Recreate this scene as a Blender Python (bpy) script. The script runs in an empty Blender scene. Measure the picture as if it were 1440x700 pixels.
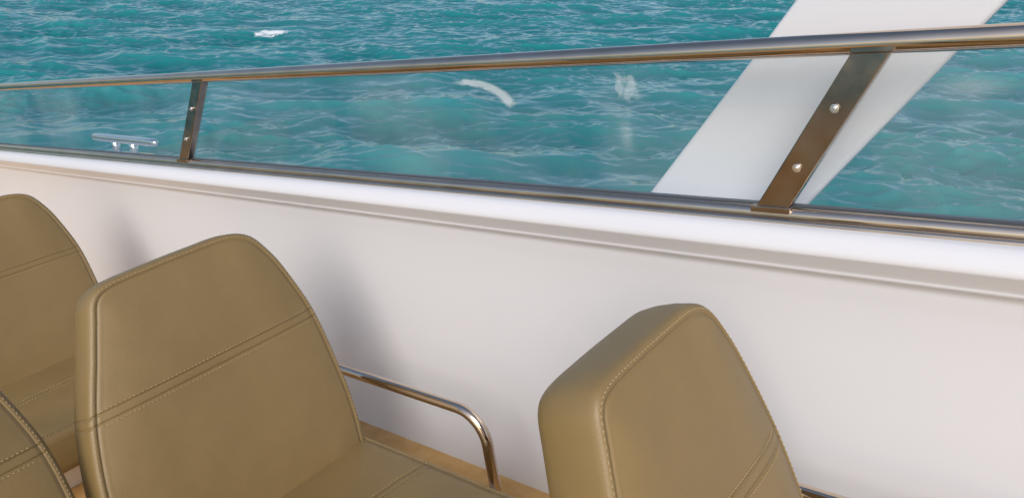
import bpy, bmesh, math, random
import numpy as np
from mathutils import Vector, Matrix
random.seed(4); np.random.seed(11)
S=bpy.context.scene
CAMH=4.0
# ---------------- frames ----------------
p=math.radians(23.6)
def cw(v): x,y,z=v; return Vector((x, z*math.cos(p)-y*math.sin(p), -z*math.sin(p)-y*math.cos(p)))
A=cw((0.767,0.1125,-0.6316)).normalized()
C=cw((-0.1425,-0.930,-0.3385)); C=(C-A*C.dot(A)).normalized()
Bv=C.cross(A)
BOAT=Matrix(((A.x,Bv.x,C.x,0),(A.y,Bv.y,C.y,0),(A.z,Bv.z,C.z,CAMH),(0,0,0,1)))
D=1.08
# ---------------- materials ----------------
def newmat(n):
    m=bpy.data.materials.new(n); m.use_nodes=True
    nt=m.node_tree; b=nt.nodes['Principled BSDF']; return m,nt,b
def N(nt,t,**k):
    n=nt.nodes.new(t)
    for a,v in k.items(): setattr(n,a,v)
    return n
def noise(nt,scale,detail=4,rough=.5,coord='Object'):
    tc=N(nt,'ShaderNodeTexCoord'); n=N(nt,'ShaderNodeTexNoise')
    n.inputs['Scale'].default_value=scale; n.inputs['Detail'].default_value=detail; n.inputs['Roughness'].default_value=rough
    nt.links.new(tc.outputs[coord],n.inputs['Vector']); return n
def ramp(nt,src,c0,c1,p0=.3,p1=.7):
    r=N(nt,'ShaderNodeValToRGB'); r.color_ramp.elements[0].position=p0; r.color_ramp.elements[1].position=p1
    r.color_ramp.elements[0].color=(*c0,1); r.color_ramp.elements[1].color=(*c1,1)
    nt.links.new(src,r.inputs['Fac']); return r
def M(nt,op,a,b=None,c=None):
    n=N(nt,'ShaderNodeMath',operation=op)
    for i,v in enumerate((a,b,c)):
        if v is None: continue
        if isinstance(v,(int,float)): n.inputs[i].default_value=v
        else: nt.links.new(v,n.inputs[i])
    return n.outputs[0]
def bump(nt,b,h,strength,dist,normal=None):
    bp=N(nt,'ShaderNodeBump'); bp.inputs['Strength'].default_value=strength; bp.inputs['Distance'].default_value=dist
    nt.links.new(h,bp.inputs['Height'])
    if normal is not None: nt.links.new(normal,bp.inputs['Normal'])
    nt.links.new(bp.outputs[0],b.inputs['Normal']); return bp.outputs[0]
def gauss2(nt,x,z,x0,z0,rx,rz):
    d1=M(nt,'DIVIDE',M(nt,'SUBTRACT',x,x0),rx); d2=M(nt,'DIVIDE',M(nt,'SUBTRACT',z,z0),rz)
    return M(nt,'EXPONENT',M(nt,'MULTIPLY',M(nt,'ADD',M(nt,'MULTIPLY',d1,d1),M(nt,'MULTIPLY',d2,d2)),-1))

def leather(name, axis, lines):
    m,nt,b=newmat(name)
    n=noise(nt,5,3,.6); r=ramp(nt,n.outputs[0],(.210,.142,.055),(.250,.170,.067))
    nt.links.new(r.outputs[0],b.inputs['Base Color'])
    rr=N(nt,'ShaderNodeMapRange'); rr.inputs['To Min'].default_value=.38; rr.inputs['To Max'].default_value=.50
    nt.links.new(n.outputs[0],rr.inputs[0]); nt.links.new(rr.outputs[0],b.inputs['Roughness'])
    tc=N(nt,'ShaderNodeTexCoord')
    v=N(nt,'ShaderNodeTexVoronoi'); v.inputs['Scale'].default_value=420; nt.links.new(tc.outputs['Object'],v.inputs['Vector'])
    w=noise(nt,10,2,.5)
    h=M(nt,'ADD',M(nt,'MULTIPLY',v.outputs['Distance'],.00016),M(nt,'MULTIPLY',w.outputs[0],.0036))
    if lines:
        sp=N(nt,'ShaderNodeSeparateXYZ'); nt.links.new(tc.outputs['Object'],sp.inputs[0])
        z=sp.outputs[axis]
        for L in lines:
            d=M(nt,'DIVIDE',M(nt,'SUBTRACT',z,L),.0020)
            g=M(nt,'EXPONENT',M(nt,'MULTIPLY',M(nt,'MULTIPLY',d,d),-1))
            h=M(nt,'SUBTRACT',h,M(nt,'MULTIPLY',g,.0016))
    bump(nt,b,h,1,1.0)
    return m
MB=leather('leather_back',2,[.292,.277])
MC=leather('leather_cushion',0,[.178,.192])
m,nt,b=newmat('thread'); b.inputs['Base Color'].default_value=(.45,.33,.17,1); b.inputs['Roughness'].default_value=.7; MT=m
m,nt,b=newmat('steel'); b.inputs['Metallic'].default_value=1
n=noise(nt,12,3); r=ramp(nt,n.outputs[0],(.58,.47,.37),(.68,.56,.45)); nt.links.new(r.outputs[0],b.inputs['Base Color'])
b.inputs['Roughness'].default_value=.09; MS=m
m,nt,b=newmat('bright_steel'); b.inputs['Metallic'].default_value=1; b.inputs['Base Color'].default_value=(.85,.85,.85,1)
b.inputs['Roughness'].default_value=.18; MSB=m
m,nt,b=newmat('bronze_post'); b.inputs['Metallic'].default_value=1
n=noise(nt,25,4); r=ramp(nt,n.outputs[0],(.26,.21,.165),(.40,.33,.27)); nt.links.new(r.outputs[0],b.inputs['Base Color'])
r=ramp(nt,n.outputs[0],(.12,)*3,(.26,)*3); nt.links.new(r.outputs[0],b.inputs['Roughness']); MP=m
m,nt,b=newmat('gelcoat')
n=noise(nt,.7,1,.5); r=ramp(nt,n.outputs[0],(.67,.675,.71),(.71,.71,.74),0,1); nt.links.new(r.outputs[0],b.inputs['Base Color'])
b.inputs['Roughness'].default_value=.18; MW=m
m,nt,b=newmat('rubber'); b.inputs['Base Color'].default_value=(.05,.06,.075,1); b.inputs['Roughness'].default_value=.4; MR=m
m,nt,b=newmat('deck')
n=noise(nt,25,4,.6); r=ramp(nt,n.outputs[0],(.50,.28,.09),(.62,.38,.15)); nt.links.new(r.outputs[0],b.inputs['Base Color']); b.inputs['Roughness'].default_value=.6
bump(nt,b,n.outputs[0],.3,.002); MD=m
# glass
m=bpy.data.materials.new('glass'); m.use_nodes=True; nt=m.node_tree; nt.nodes.clear()
out=N(nt,'ShaderNodeOutputMaterial'); tr=N(nt,'ShaderNodeBsdfTransparent'); tr.inputs[0].default_value=(.95,.985,.99,1)
gl=N(nt,'ShaderNodeBsdfGlossy'); gl.inputs['Roughness'].default_value=.02
lw=N(nt,'ShaderNodeLayerWeight'); lw.inputs[0].default_value=.5
fac=M(nt,'ADD',M(nt,'MULTIPLY',M(nt,'POWER',lw.outputs['Facing'],4.5),.75),.05)
mx=N(nt,'ShaderNodeMixShader'); nt.links.new(fac,mx.inputs[0]); nt.links.new(tr.outputs[0],mx.inputs[1]); nt.links.new(gl.outputs[0],mx.inputs[2])
df=N(nt,'ShaderNodeBsdfDiffuse'); df.inputs[0].default_value=(.8,.85,.88,1)
n=noise(nt,3.3,4,.62); r=ramp(nt,n.outputs[0],(.018,)*3,(.12,)*3,.42,.8)
# cabin reflections painted into the pane: white crescent, broken patch, faint spots
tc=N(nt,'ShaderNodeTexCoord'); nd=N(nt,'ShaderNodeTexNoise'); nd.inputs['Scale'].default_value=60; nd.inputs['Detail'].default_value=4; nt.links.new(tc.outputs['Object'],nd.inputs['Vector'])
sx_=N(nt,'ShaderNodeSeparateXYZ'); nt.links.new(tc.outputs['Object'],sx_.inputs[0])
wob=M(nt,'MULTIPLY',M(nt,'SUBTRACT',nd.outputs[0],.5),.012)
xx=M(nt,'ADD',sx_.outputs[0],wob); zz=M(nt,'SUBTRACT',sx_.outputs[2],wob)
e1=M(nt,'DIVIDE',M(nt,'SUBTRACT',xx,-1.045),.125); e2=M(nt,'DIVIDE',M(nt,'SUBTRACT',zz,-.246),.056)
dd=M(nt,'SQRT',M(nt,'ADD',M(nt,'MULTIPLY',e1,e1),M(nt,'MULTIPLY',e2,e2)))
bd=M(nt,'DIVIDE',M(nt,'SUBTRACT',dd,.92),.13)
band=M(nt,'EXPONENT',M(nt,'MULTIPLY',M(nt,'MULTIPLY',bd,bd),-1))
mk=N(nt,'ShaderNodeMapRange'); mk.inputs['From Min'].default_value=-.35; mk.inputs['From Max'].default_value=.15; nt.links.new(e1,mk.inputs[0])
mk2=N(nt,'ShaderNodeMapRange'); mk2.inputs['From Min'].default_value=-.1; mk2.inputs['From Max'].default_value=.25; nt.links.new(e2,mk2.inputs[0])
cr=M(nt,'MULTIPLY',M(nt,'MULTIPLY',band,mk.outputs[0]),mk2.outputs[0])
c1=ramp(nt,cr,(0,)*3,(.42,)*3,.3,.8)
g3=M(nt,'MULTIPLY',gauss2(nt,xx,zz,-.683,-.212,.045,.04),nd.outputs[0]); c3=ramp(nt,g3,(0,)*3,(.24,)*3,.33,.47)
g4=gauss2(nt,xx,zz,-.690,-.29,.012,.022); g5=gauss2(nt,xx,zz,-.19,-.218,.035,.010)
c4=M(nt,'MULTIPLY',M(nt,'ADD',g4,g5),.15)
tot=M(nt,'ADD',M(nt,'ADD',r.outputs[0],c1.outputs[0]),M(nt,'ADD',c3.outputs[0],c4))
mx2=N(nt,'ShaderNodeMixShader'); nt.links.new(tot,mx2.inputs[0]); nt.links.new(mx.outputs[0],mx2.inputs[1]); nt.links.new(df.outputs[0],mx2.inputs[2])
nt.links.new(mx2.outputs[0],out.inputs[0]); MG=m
# ---------------- mesh helpers ----------------
def obj(name,verts,faces,mat,mw=None,parent=None,local=None,smooth=True,bevel=0,subsurf=0):
    me=bpy.data.meshes.new(name); me.from_pydata([tuple(v) for v in verts],[],faces)
    bm=bmesh.new(); bm.from_mesh(me); bmesh.ops.recalc_face_normals(bm,faces=bm.faces); bm.to_mesh(me); bm.free()
    me.materials.append(mat)
    for pl in me.polygons: pl.use_smooth=smooth
    o=bpy.data.objects.new(name,me); S.collection.objects.link(o)
    if parent: o.parent=parent
    if local is not None: o.matrix_local=local
    elif mw is not None: o.matrix_world=mw
    if bevel:
        bv=o.modifiers.new('b','BEVEL'); bv.width=bevel; bv.segments=3; bv.limit_method='ANGLE'
        wn=o.modifiers.new('w','WEIGHTED_NORMAL'); wn.keep_sharp=True
    return o
cache={}
def cobj(key,verts,faces,mat,parent,local):
    if key in cache:
        o=bpy.data.objects.new(key,cache[key]); S.collection.objects.link(o); o.parent=parent; o.matrix_local=local; return o
    o=obj(key,verts,faces,mat,parent=parent,local=local); cache[key]=o.data; return o
def empty(name,mat):
    e=bpy.data.objects.new(name,None); S.collection.objects.link(e); e.empty_display_size=.1; e.matrix_world=mat; return e
def tube(pts,r,seg=20,ref=(0,1,0),r2=None):
    pts=[Vector(q) for q in pts]; ref=Vector(ref); V=[];F=[]
    r2=r2 or r
    for i,q in enumerate(pts):
        t=(pts[min(i+1,len(pts)-1)]-pts[max(i-1,0)]).normalized()
        n1=(ref-t*ref.dot(t)).normalized(); n2=t.cross(n1)
        for k in range(seg):
            an=2*math.pi*k/seg; V.append(q+n1*math.cos(an)*r+n2*math.sin(an)*r2)
    for i in range(len(pts)-1):
        for k in range(seg):
            F.append((i*seg+k,i*seg+(k+1)%seg,(i+1)*seg+(k+1)%seg,(i+1)*seg+k))
    F.append(tuple(range(seg))); F.append(tuple(range((len(pts)-1)*seg,len(pts)*seg)))
    return V,F
def merge(parts):
    V=[];F=[]
    for v,f in parts:
        o=len(V); V+=list(v); F+=[tuple(i+o for i in q) for q in f]
    return V,F
def prism(poly,b0,b1):
    n=len(poly); V=[(a,b0,c) for a,c in poly]+[(a,b1,c) for a,c in poly]
    F=[tuple(range(n)),tuple(range(2*n-1,n-1,-1))]+[(i,(i+1)%n,(i+1)%n+n,i+n) for i in range(n)]
    return V,F
def catmull(P,closed=False,k=12):
    n=len(P); out=[]; P=[Vector(q) for q in P]
    rng=range(n if closed else n-1)
    for i in rng:
        if closed: a,b_,c,d=P[(i-1)%n],P[i],P[(i+1)%n],P[(i+2)%n]
        else: a,b_,c,d=P[max(i-1,0)],P[i],P[i+1],P[min(i+2,n-1)]
        for j in range(k):
            t=j/k
            out.append(.5*((2*b_)+(c-a)*t+(2*a-5*b_+4*c-d)*t*t+(-a+3*b_-3*c+d)*t**3))
    if not closed: out.append(P[-1])
    return out
def resample(L,n):
    L=L+[L[0]]; d=[0]
    for i in range(1,len(L)): d.append(d[-1]+(L[i]-L[i-1]).length)
    out=[];j=0
    for i in range(n):
        s=d[-1]*i/n
        while d[j+1]<s: j+=1
        out.append(L[j].lerp(L[j+1],(s-d[j])/max(1e-9,d[j+1]-d[j])))
    return out
# ---------------- wall / hull ----------------
rail_c=-.368*D; top_c=-.148*D
prof=[(1.050,-1.16),(1.052,-.95),(1.056,-.75),(1.057,-.60),(1.054,-.53),(1.050,-.495),(1.048,-.483),(1.044,-.476),(1.0405,-.4725),(1.0385,-.469),
      (1.0375,-.464),(1.031,-.452),(1.0255,-.4425),(1.0235,-.4385),(1.0235,-.434),(1.0255,-.428),(1.031,-.419),(1.038,-.4125),(1.048,-.409),(1.07,-.4085),(1.10,-.410),(1.14,-.414),(1.2,-.445),(1.24,-.46),(1.27,-.49),(1.28,-.54),(1.28,-.7),(1.25,-1.5),(1.1,-3.0),(.9,-5.2)]
pr=[Vector((b_,c_,0)) for b_,c_ in prof]
pr=catmull(pr,False,6)
xs=np.linspace(-7,3.5,60); V=[];F=[]
for a in xs:
    for q in pr: V.append((a,q.x,q.y))
n=len(pr)
for i in range(len(xs)-1):
    for j in range(n-1): F.append((i*n+j,i*n+j+1,(i+1)*n+j+1,(i+1)*n+j))
obj('boat_side_wall',V,F,MW,mw=BOAT)
FL=-1.082
V,F=prism([(-7,FL),(3.5,FL),(3.5,-1.2),(-7,-1.2)],-2.6,1.054)
obj('deck_floor',V,F,MD,mw=BOAT,smooth=False)
# ---------------- guardrail ----------------
G=empty('stainless_guardrail',BOAT)
I=Matrix.Identity(4)
V,F=tube([(a,D,top_c) for a in np.linspace(-7,3.3,40)],.0145,40); obj('top_rail',V,F,MS,parent=G,local=I)
V,F=tube([(a,D-.004,rail_c-.004) for a in np.linspace(-7,3.3,40)],.0115,32,r2=.0125); obj('bottom_rail',V,F,MS,parent=G,local=I)
V,F=tube([(a,D-.019,rail_c-.011) for a in np.linspace(-7,3.3,40)],.006,16); obj('bottom_rail_trim',V,F,MS,parent=G,local=I)
V,F=prism([(-7,rail_c+.0105),(3.3,rail_c+.0105),(3.3,rail_c),(-7,rail_c)],D-.003,D+.008); obj('gasket',V,F,MR,parent=G,local=I,smooth=False)
posts=[(-1.980,-2.180),(-.306,-.444)]
hw=.0245
zt,zb=top_c-.008,rail_c+.006
for i,(at,ab) in enumerate(posts):
    V,F=prism([(at-hw,zt),(at+hw,zt),(ab+hw,zb),(ab-hw,zb)],D-.012,D+.010)
    obj('post_%d'%(i+1),V,F,MP,parent=G,local=I,smooth=False,bevel=.002)
    V,F=prism([(ab-hw-.006,zb+.004),(ab+hw+.006,zb+.004),(ab+hw+.004,zb-.006),(ab-hw-.006,zb-.006)],D-.016,D+.012)
    obj('foot_%d'%(i+1),V,F,MP,parent=G,local=I,smooth=False,bevel=.0015)
    V,F=prism([(at-hw-.004,zt+.012),(at+hw+.012,zt+.012),(at+hw+.002,zt-.004),(at-hw-.002,zt-.004)],D-.014,D+.011)
    obj('saddle_%d'%(i+1),V,F,MP,parent=G,local=I,smooth=False,bevel=.003)
    parts=[]
    for f in (.33,.71):
        a=at+(ab-at)*f; c=zt+(zb-zt)*f
        parts.append(tube([(a,D-.0125,c),(a,D-.0145,c),(a,D-.0155,c)],.0062,20,ref=(0,0,1)))
        parts.append(tube([(a,D-.0155,c),(a,D-.0185,c),(a,D-.0195,c)],.0036,6,ref=(0,0,1)))
    V,F=merge(parts); obj('screws_%d'%(i+1),V,F,MSB,parent=G,local=I,smooth=False,bevel=.0008)
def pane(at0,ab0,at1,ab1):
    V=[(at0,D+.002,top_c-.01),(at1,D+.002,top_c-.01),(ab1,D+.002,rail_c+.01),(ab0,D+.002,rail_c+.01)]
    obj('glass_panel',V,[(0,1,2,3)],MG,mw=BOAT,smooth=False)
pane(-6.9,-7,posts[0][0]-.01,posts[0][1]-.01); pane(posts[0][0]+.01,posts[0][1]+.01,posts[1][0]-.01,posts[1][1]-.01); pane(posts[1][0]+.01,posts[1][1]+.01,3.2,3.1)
# ---------------- pillar ----------------
poly=[(-.86,-.60),(-.713,-.417),(-.522,-.199),(-.4426,-.105),(.05,.50),(.45,1.0),(.75,1.0),(.33,.45),(-.178,-.1315),(-.236,-.197),(-.430,-.419),(-.58,-.60)]
V,F=prism(poly,1.18,1.225); obj('slanted_pillar',V,F,MW,mw=BOAT,smooth=False,bevel=.008)
# ---------------- cleat ----------------
K=empty('mooring_cleat',BOAT)
p0=Vector((-3.08,1.20,-.375)); p1=Vector((-2.57,1.19,-.383))
pts=[p0.lerp(p1,t) for t in (0,.015,.05,.15,.3,.5,.7,.85,.95,.985,1)]
V,F=tube(pts,.015,20); rad=[.35,.75,.95,1,1,1,1,1,.95,.75,.35]
for i,q in enumerate(pts):
    for k in range(20):
        V[i*20+k]=q+(V[i*20+k]-q)*rad[i]
obj('horn_bar',V,F,MSB,parent=K,local=I)
parts=[]
for f in (.36,.64):
    q=p0.lerp(p1,f); parts.append(tube([q,q+Vector((0,0,-.03)),q+Vector((0,0,-.075))],.014,16,ref=(1,0,0)))
V,F=merge(parts); obj('legs',V,F,MSB,parent=K,local=I)
q=p0.lerp(p1,.5); V,F=prism([(q.x-.13,-.435),(q.x+.13,-.435),(q.x+.13,-.460),(q.x-.13,-.460)],1.15,1.235); obj('base_plate',V,F,MSB,parent=K,local=I,smooth=False,bevel=.003)
# ---------------- seats ----------------
OUT=[(.215,-.08),(.225,0),(.238,.08),(.242,.17),(.240,.285),(.220,.385),(.200,.440),(.174,.478),(.130,.494),(.06,.496),(-.03,.495),(-.104,.491),(-.138,.475),(-.158,.435),(-.180,.385),(-.226,.28),(-.256,.17),(-.265,.08),(-.265,0),(-.258,-.08),(-.1,-.09),(.1,-.09)]
def backrest_mesh(OUT):
    L=resample(catmull([(x,z,0) for x,z in OUT],True,12),220); n=len(L)
    nor=[]
    for i in range(n):
        t=(L[(i+1)%n]-L[(i-1)%n]).normalized(); nor.append(Vector((-t.y,t.x,0)))
    def ring(inset,depth): return [(L[i].x+nor[i].x*inset,depth,L[i].y+nor[i].y*inset) for i in range(n)]
    cen=(-.01,.2)
    def inner(inset,t,depth):
        R=ring(inset,depth); return [(x+(cen[0]-x)*t,depth,z+(cen[1]-z)*t) for x,d,z in R]
    def bul(t): return -.013*(1-(1-t)**5)
    rings=[inner(.021,t,bul(t)) for t in (.97,.85,.7,.55,.4,.28,.18,.1,.05,.02)]
    rings+=[ring(.021,0),ring(.0155,.0008),ring(.0135,.0036),ring(.0118,.001),ring(.0085,.0012),ring(.0045,.0035),ring(.0015,.0075),ring(0,.014),ring(-.0025,.032),ring(-.003,.055),ring(-.001,.072),ring(.005,.086),ring(.015,.094),ring(.03,.098)]
    rings+=[inner(.03,t,.098+.004*t) for t in (.1,.4,.8,.97)]
    V=[v for r in rings for v in r]; F=[]
    for j in range(len(rings)-1):
        for i in range(n): F.append((j*n+i,j*n+(i+1)%n,(j+1)*n+(i+1)%n,(j+1)*n+i))
    F.append(tuple(range(n))); F.append(tuple(range((len(rings)-1)*n,len(rings)*n)))
    return V,F,L,nor
def stitches(path,out,width=.0006,dash=.0042,gap=.0034):
    parts=[];d=[0]
    for k in range(1,len(path)): d.append(d[-1]+(path[k]-path[k-1]).length)
    def at(s):
        s=max(0,min(s,d[-1]-1e-6))
        k=int(np.searchsorted(d,s,side='right'))-1; k=min(k,len(path)-2)
        return path[k].lerp(path[k+1],(s-d[k])/max(1e-9,d[k+1]-d[k]))
    s=0
    while s+dash<d[-1]:
        a,b_=at(s),at(s+dash); m_=(a+b_)/2+out*.0006
        parts.append(tube([a-out*.0004,m_,b_-out*.0004],width,5,ref=tuple(out))); s+=dash+gap
    return merge(parts)
t_=Vector((-.313,0,.950)).normalized(); yb=t_.cross(Vector((0,1,0)))
TILT=Matrix(((0,yb.x,t_.x,0),(1,yb.y,t_.y,0),(0,yb.z,t_.z,0),(0,0,0,1)))
bV,bF,L,nor=backrest_mesh(OUT)
def xr(h,side):
    best=[q.x for q in L if abs(q.y-h)<.006 and (q.x>0)==(side>0)]
    return (sum(best)/len(best)) if best else 0
sp=[]
for h in (.2965,.2725):
    x0,x1=xr(h,-1)+.022,xr(h,1)-.022
    path=[]
    for i in range(60):
        x=x0+(x1-x0)*i/59; e=min(x-x0,x1-x); tt=min(1,e/.22); path.append(Vector((x,-.013*(1-(1-tt)**5)-.0002,h)))
    sp.append(stitches(path,Vector((0,-1,0))))
k0=next(i for i in range(len(L)) if L[i].y>.02 and L[i].x>0)
idx=[(k0+i)%len(L) for i in range(len(L))]; idx=[i for i in idx if L[i].y>.02]
path=[Vector((L[i].x+nor[i].x*.0075,.0016,L[i].y+nor[i].y*.0075)) for i in idx]
sp.append(stitches(path,Vector((0,-1,0))))
stV,stF=merge(sp)
def rrect(x0,x1,y0,y1,r,k=10):
    P=[]
    for cx,cy,a0 in ((x1-r,y1-r,0),(x0+r,y1-r,90),(x0+r,y0+r,180),(x1-r,y0+r,270)):
        for i in range(k+1):
            a=math.radians(a0+90*i/k); P.append(Vector((cx+r*math.cos(a),cy+r*math.sin(a),0)))
    return P
def cushion_mesh():
    L=resample(rrect(-.05,.425,-.245,.242,.045),180); n=len(L); nor=[]
    for i in range(n):
        t=(L[(i+1)%n]-L[(i-1)%n]).normalized(); nor.append(Vector((-t.y,t.x,0)))
    def ring(i_,z): return [(L[i].x+nor[i].x*i_,L[i].y+nor[i].y*i_,z) for i in range(n)]
    def inner(i_,t,z): return [(x+(.19-x)*t,y*(1-t),zz) for x,y,zz in ring(i_,z)]
    rings=[inner(.03,t,.0+.012*(1-(1-t)**4)) for t in (.97,.85,.7,.5,.3,.18,.1,.04)]
    rings+=[ring(.03,0),ring(.022,-.001),ring(.0205,-.0035),ring(.019,-.0012),ring(.010,-.005),ring(.003,-.012),ring(0,-.022),ring(0,-.08),ring(.004,-.098),ring(.015,-.108),ring(.03,-.11)]
    V=[v for r in rings for v in r]; F=[]
    for j in range(len(rings)-1):
        for i in range(n): F.append((j*n+i,j*n+(i+1)%n,(j+1)*n+(i+1)%n,(j+1)*n+i))
    F.append(tuple(range(n))); F.append(tuple(range((len(rings)-1)*n,len(rings)*n)))
    P=[Vector((L[i].x+nor[i].x*.015,L[i].y+nor[i].y*.015,-.0018)) for i in range(n)]
    parts=[stitches(P,Vector((0,0,1)))]
    for x in (.1735,.1965):
        parts.append(stitches([Vector((x,y,.012*(1-(1-min(1,(.215-abs(y))/.2))**4)+.0003)) for y in np.linspace(-.21,.21,50)],Vector((0,0,1))))
    return (V,F),merge(parts)
(cV,cF),(csV,csF)=cushion_mesh()
def arc(cx,cz,r,a0,a1,y,k=10):
    return [(cx+r*math.cos(math.radians(a0+(a1-a0)*i/k)),y,cz+r*math.sin(math.radians(a0+(a1-a0)*i/k))) for i in range(k+1)]
def seat(a,b_,c=-.87,arm=True,rz=0,sx=1):
    E=empty('passenger_seat',BOAT@Matrix.Translation((a,b_,c))@Matrix.Rotation(math.radians(rz),4,'Z'))
    T=TILT@Matrix.Diagonal((sx,1,1,1))
    cobj('backrest',bV,bF,MB,E,T)
    cobj('backrest_stitching',stV,stF,MT,E,T)
    cobj('seat_cushion',cV,cF,MC,E,I)
    cobj('cushion_stitching',csV,csF,MT,E,I)
    V,F=prism([(0,-.105),(.38,-.105),(.34,-.16),(.30,FL-c-.002),(.06,FL-c-.002),(.02,-.16)],-.2,.2); obj('seat_base',V,F,MW,parent=E,local=I,smooth=False,bevel=.01)
    if arm:
        y=.30; pth=[(-.26,y,-.23),(-.26,y,-.1)]+arc(-.20,.03,.06,180,90,y)+[(-.05,y,.09),(.1,y,.09)]+arc(.212,.026,.064,90,0,y)+[(.276,y,-.05),(.276,y,-.23)]
        V,F=tube(pth,.0112,20,ref=(0,1,0)); obj('armrest',V,F,MS,parent=E,local=I)
R=[-1.211-1.14,-1.211,-1.211+.964]
seat(R[0],.58); seat(R[1],.58); seat(R[2],.631,c=-.860,sx=.775)
for i in range(3): seat(R[i],.58-.525,arm=False)
# ---------------- sea ----------------
def axis(lo,hi,step,far):
    mid=np.arange(lo,hi,step); out=[];s=step;x=hi
    while x<far: out.append(x); s*=1.09; x+=s
    o2=[];s=step;x=lo-step
    while x>-far: o2.append(x); s*=1.09; x-=s
    return np.array(o2[::-1]+list(mid)+out)
gx=axis(-23,25,.06,3000); gy=axis(8,41,.055,3000)
X,Y=np.meshgrid(gx,gy); dx=np.gradient(gx); dy=np.gradient(gy); CS=np.maximum(*np.meshgrid(dx,dy))
Z=np.zeros_like(X); PX=X.copy(); PY=Y.copy()
# gust patches: small ripples are stronger in some areas than in others
gust=np.full_like(X,.85)
for L_,a_ in ((13,.4),(8,1.3),(5.5,2.3),(9.5,-.6),(3.7,.9),(4.6,1.9)):
    gust+=.17*np.sin(2*math.pi/L_*(math.cos(a_)*X+math.sin(a_)*Y)+a_*7)
gust=np.clip(gust,.3,1.5)
nW=110
for i in range(nW):
    lam=.2*(4.8/.2)**(i/(nW-1)); k=2*math.pi/lam
    th=math.radians(-108)+np.random.normal(0,.6)
    st=.060 if lam<.6 else (.044 if lam<1.6 else .034)
    st*=np.random.uniform(.6,1.4)
    amp=st/k
    w=np.clip(lam/(3*CS)-.4,0,1)
    gth=np.random.uniform(0,6.28); gk=k/np.random.uniform(4,8)
    mod=.6+.6*np.sin(gk*(math.cos(gth)*X+math.sin(gth)*Y)+np.random.uniform(0,6.28))
    ph=k*(math.cos(th)*X+math.sin(th)*Y)+np.random.uniform(0,6.28)
    ww=w*amp*mod
    if lam<1.0: ww=ww*gust
    Z+=ww*np.sin(ph); PX+=ww*.75*math.cos(th)*np.cos(ph); PY+=ww*.75*math.sin(th)*np.cos(ph)
H,W=X.shape
co=np.stack([PX,PY,Z],-1).reshape(-1,3).astype(np.float32)
ii=np.arange(H*W).reshape(H,W)
fc=np.stack([ii[:-1,:-1],ii[:-1,1:],ii[1:,1:],ii[1:,:-1]],-1).reshape(-1,4).astype(np.int32)
me=bpy.data.meshes.new('sea'); me.vertices.add(len(co)); me.vertices.foreach_set('co',co.ravel())
me.loops.add(fc.size); me.loops.foreach_set('vertex_index',fc.ravel()); me.polygons.add(len(fc))
me.polygons.foreach_set('loop_start',np.arange(0,fc.size,4,dtype=np.int32))
me.polygons.foreach_set('use_smooth',np.ones(len(fc),dtype=bool)); me.update(calc_edges=True); me.validate()
sea=bpy.data.objects.new('sea',me); S.collection.objects.link(sea)
m,nt,b=newmat('sea_water'); geo=N(nt,'ShaderNodeTexCoord'); sp_=N(nt,'ShaderNodeSeparateXYZ'); nt.links.new(geo.outputs['Object'],sp_.inputs[0])
h=M(nt,'ADD',M(nt,'MULTIPLY',sp_.outputs[2],2.2),.5)
r=ramp(nt,h,(.006,.135,.148),(.024,.235,.245),.15,.85)
n3=noise(nt,2.6,5,.7)
g=M(nt,'ADD',gauss2(nt,sp_.outputs[0],sp_.outputs[1],-8.3,27.6,.9,.7),M(nt,'MULTIPLY',gauss2(nt,sp_.outputs[0],sp_.outputs[1],7.1,11.6,.5,.2),.75))
fm=ramp(nt,M(nt,'MULTIPLY',g,n3.outputs[0]),(0,0,0),(1,1,1),.33,.42)
mix=N(nt,'ShaderNodeMix',data_type='RGBA'); nt.links.new(fm.outputs[0],mix.inputs[0]); nt.links.new(r.outputs[0],mix.inputs[6]); mix.inputs[7].default_value=(.8,.82,.82,1)
nt.links.new(mix.outputs[2],b.inputs['Base Color']); b.inputs['Roughness'].default_value=.05; b.inputs['IOR'].default_value=1.38
me.materials.append(m)
# ---------------- light ----------------
Lb=(-.46,.69,-.56); Ld=(A*Lb[0]+Bv*Lb[1]+C*Lb[2]).normalized()
sd=-Ld; el=math.asin(sd.z); az=math.atan2(sd.x,sd.y)
sl=bpy.data.lights.new('sun','SUN'); sl.energy=1.75; sl.angle=math.radians(34); sl.color=(1,.98,.955)
so=bpy.data.objects.new('sun',sl); S.collection.objects.link(so); so.rotation_euler=Ld.to_track_quat('-Z','Y').to_euler(); so.location=(0,-5,12)
w=bpy.data.worlds.new('World'); S.world=w; w.use_nodes=True; nt=w.node_tree; bg=nt.nodes['Background']
sk=nt.nodes.new('ShaderNodeTexSky'); sk.sky_type='NISHITA'; sk.sun_disc=False; sk.sun_elevation=el; sk.sun_rotation=az; sk.dust_density=2.5; sk.air_density=1.0
nt.links.new(sk.outputs[0],bg.inputs[0]); bg.inputs[1].default_value=.15
# ---------------- camera ----------------
cd=bpy.data.cameras.new('cam'); cd.lens=27.5; cd.sensor_width=36; cd.clip_end=6000; cd.clip_start=.02
co_=bpy.data.objects.new('camera',cd); S.collection.objects.link(co_); co_.location=(0,0,CAMH); co_.rotation_euler=(math.radians(90)-p,0,0); S.camera=co_
S.view_settings.view_transform='Standard'; S.view_settings.look='None'; S.view_settings.exposure=0
